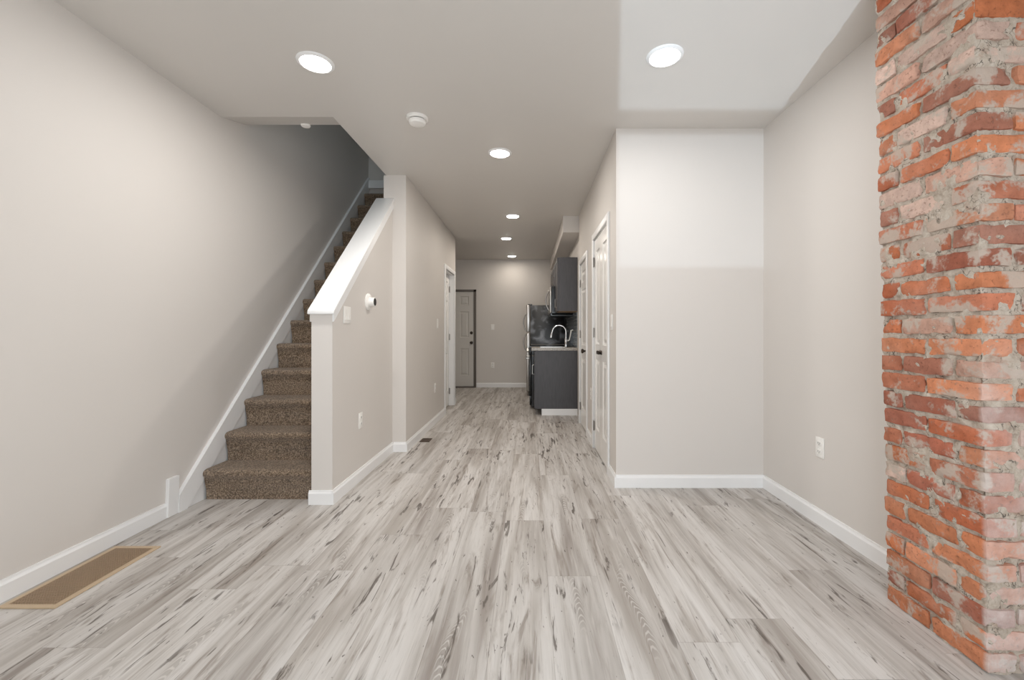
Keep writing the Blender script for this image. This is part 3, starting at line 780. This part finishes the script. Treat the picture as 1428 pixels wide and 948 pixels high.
# faucet
fa = tag(empty('faucet', (.515, 6.03, .911)), 'tall chrome gooseneck faucet behind the sink', 'faucet')
MB().lathe([(.001, 0), (.028, 0), (.028, .006), (.020, .012), (.018, .06), (.021, .075), (.021, .11), (.016, .125), (.001, .128)], 24, None, False, False).build('base', m_chrome, fa, True)
arc = [(0, 0, .11), (0, 0, .20)]
for k in range(0, 15):
    a = k/14*PI*.93
    arc.append((-.095+.095*math.cos(a), 0, .215+.095*math.sin(a)))
lx, lz = arc[-1][0], arc[-1][2]
arc += [(lx-.008, 0, lz-.03), (lx-.012, 0, lz-.045)]
MB().tube(arc, .011, 14).build('spout', m_chrome, fa, True)
MB().tube([(lx-.011, 0, lz-.04), (lx-.016, 0, lz-.06), (lx-.022, 0, lz-.10)], .014, 14, [.013, .016, .016]).build('spray_head', m_chrome, fa, True)
MB().tube([(.012, -.0, .09), (.045, -.0, .10), (.060, -.0, .16), (.072, -.0, .235), (.10, -.0, .245)], .008, 10, [.009, .009, .009, .011, .010]).build('lever', m_plate, fa, True)['label'] = 'white side lever'
# range
rg = kroot('range', 7.065, 0, 'black range cooker with front knobs, beside the nearest base cabinet', 'range cooker')
w = .76
MB().box(.003, w-.003, -.62, -.004, .03, .900, .004).build('body', m_black, rg)
MB().box(.0, w, -.655, -.004, .900, .918, .004).build('cooktop', m_glass, rg)
for x, y, rr in ((.19, -.47, .10), (.57, -.47, .08), (.19, -.21, .08), (.57, -.21, .10)):
    MB().lathe([(rr, .918), (rr, .9195), (rr-.006, .9195), (rr-.006, .918)], 32, Matrix.Translation((x, y, 0)), False, False).build('burner', m_dark, rg, True)
MB().prism([(-.075, .915), (-.004, .915), (-.004, 1.125), (-.045, 1.125)], 'x', .003, w-.003).build('backguard', m_black, rg)
MB().box(.0, w, -.66, -.62, .79, .899, .006).build('control_panel', m_black, rg, True)
for k in range(5):
    mt = Matrix.Translation((.09+k*.145, -.66, .845)) @ Matrix.Rotation(PI/2, 4, 'X')
    MB().lathe([(.001, 0), (.024, 0), (.022, .006), (.018, .010), (.016, .030), (.001, .031)], 20, mt, False, False).build('knob', m_steel, rg, True)
od = MB().box(.004, w-.004, -.655, -.621, .20, .782, .005).build('oven_door', m_black, rg, True)
MB().box(.12, w-.12, -.658, -.654, .32, .64, .001, 1).build('window', m_glass, od)
MB().tube([(.06, -.655, .735), (.06, -.70, .735), (.075, -.705, .735), (w-.075, -.705, .735), (w-.06, -.70, .735), (w-.06, -.655, .735)], .010, 10).build('handle', m_steel, od, True)
dr = MB().box(.004, w-.004, -.65, -.621, .055, .193, .005).build('drawer', m_black, rg, True)
for x in (.05, w-.05):
    for y in (-.57, -.06): MB().lathe([(.001, 0), (.018, 0), (.018, .012), (.010, .015), (.010, .032), (.001, .032)], 14, Matrix.Translation((x, y, 0)), False, False).build('foot', m_black, rg, True)
# refrigerator
fr = kroot('refrigerator', 8.33, 0, 'tall black-sided refrigerator with steel doors against the far end', 'refrigerator')
w = .735; FH = 1.60
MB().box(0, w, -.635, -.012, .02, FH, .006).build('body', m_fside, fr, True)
for nm, z0, z1, hz0, hz1 in (('freezer_door', 1.125, FH+.012, 1.145, 1.44), ('fridge_door', .075, 1.113, .80, 1.095)):
    dd = MB().box(.0, w, -.705, -.640, z0, z1, .012, 3).build(nm, m_steel, fr, True)
    pts = []
    for k in range(13):
        u = k/12; pts.append((w-.05, -.705-.050*math.sin(PI*u)**.6 if 0 < u < 1 else -.705, hz0+(hz1-hz0)*u))
    MB().tube(pts, .011, 10).build('handle', m_nickel, dd, True)
MB().box(.01, w-.01, -.66, -.10, .0, .075, .004).build('kick_grille', m_black, fr)
MB().box(w-.10, w-.02, -.69, -.60, FH, FH+.02, .004).build('hinge_cap', m_black, fr)
# backsplash
struct(MB().box(XK-.008, XK-.0005, 5.83, 7.57, .912, 1.40).build('trim_4', m_splash), 'grey tiled backsplash on the wall behind the faucet', 'backsplash')
# upper cabinets
def upper(yfar, w, z0, z1, D, label, doors=1):
    r = kroot('wall_cabinet', yfar, z0, label, 'wall cabinet', 'charcoal wall cabinets'); h = z1-z0
    MB().box(0, w, -D+.02, -.002, .004, h, .002).build('body', m_cab, r)
    MB().box(.004, w-.004, -D+.024, -.004, .0, .0045).build('underside', m_underwood, r)['label'] = 'pale plywood underside'
    dw = w/doors
    for k in range(doors): shaker('door', r, dw-.005, h-.006, k*dw+.0025, -D, .003, pull=(k*dw+(dw-.04 if k == 0 else .04), .05, .17, False))
    return r
upper(6.30, .48, 1.406, 2.139, .275, 'charcoal wall cabinet with plain end, above the worktop nearest the closet')
upper(7.065, .76, 1.80, 2.139, .275, 'short charcoal wall cabinet directly above the microwave', 2)
upper(7.57, .50, 1.406, 2.139, .275, 'charcoal wall cabinet beyond the microwave, before the refrigerator')
mw = kroot('microwave', 7.065, 1.362, 'steel over-range microwave with curved handle under the short cabinet', 'microwave')
w = .755
MB().box(.003, w, -.325, -.004, .012, .434, .004).build('body', m_black, mw)
md = MB().box(.003, w-.18, -.352, -.326, .045, .430, .006).build('door', m_steel, mw, True)
MB().box(.06, w-.26, -.3545, -.351, .10, .37, .001, 1).build('window', m_glass, md)
MB().box(w-.178, w, -.352, -.326, .045, .430, .006).build('control_panel', m_steel, mw, True)
pts = [(w-.21, -.352-.050*math.sin(PI*k/12)**.7 if 0 < k < 12 else -.352, .09+.30*k/12) for k in range(13)]
MB().tube(pts, .011, 10).build('handle', m_nickel, md, True)
MB().box(.003, w, -.345, -.010, 0, .043, .004).build('vent_grille', m_black, mw)
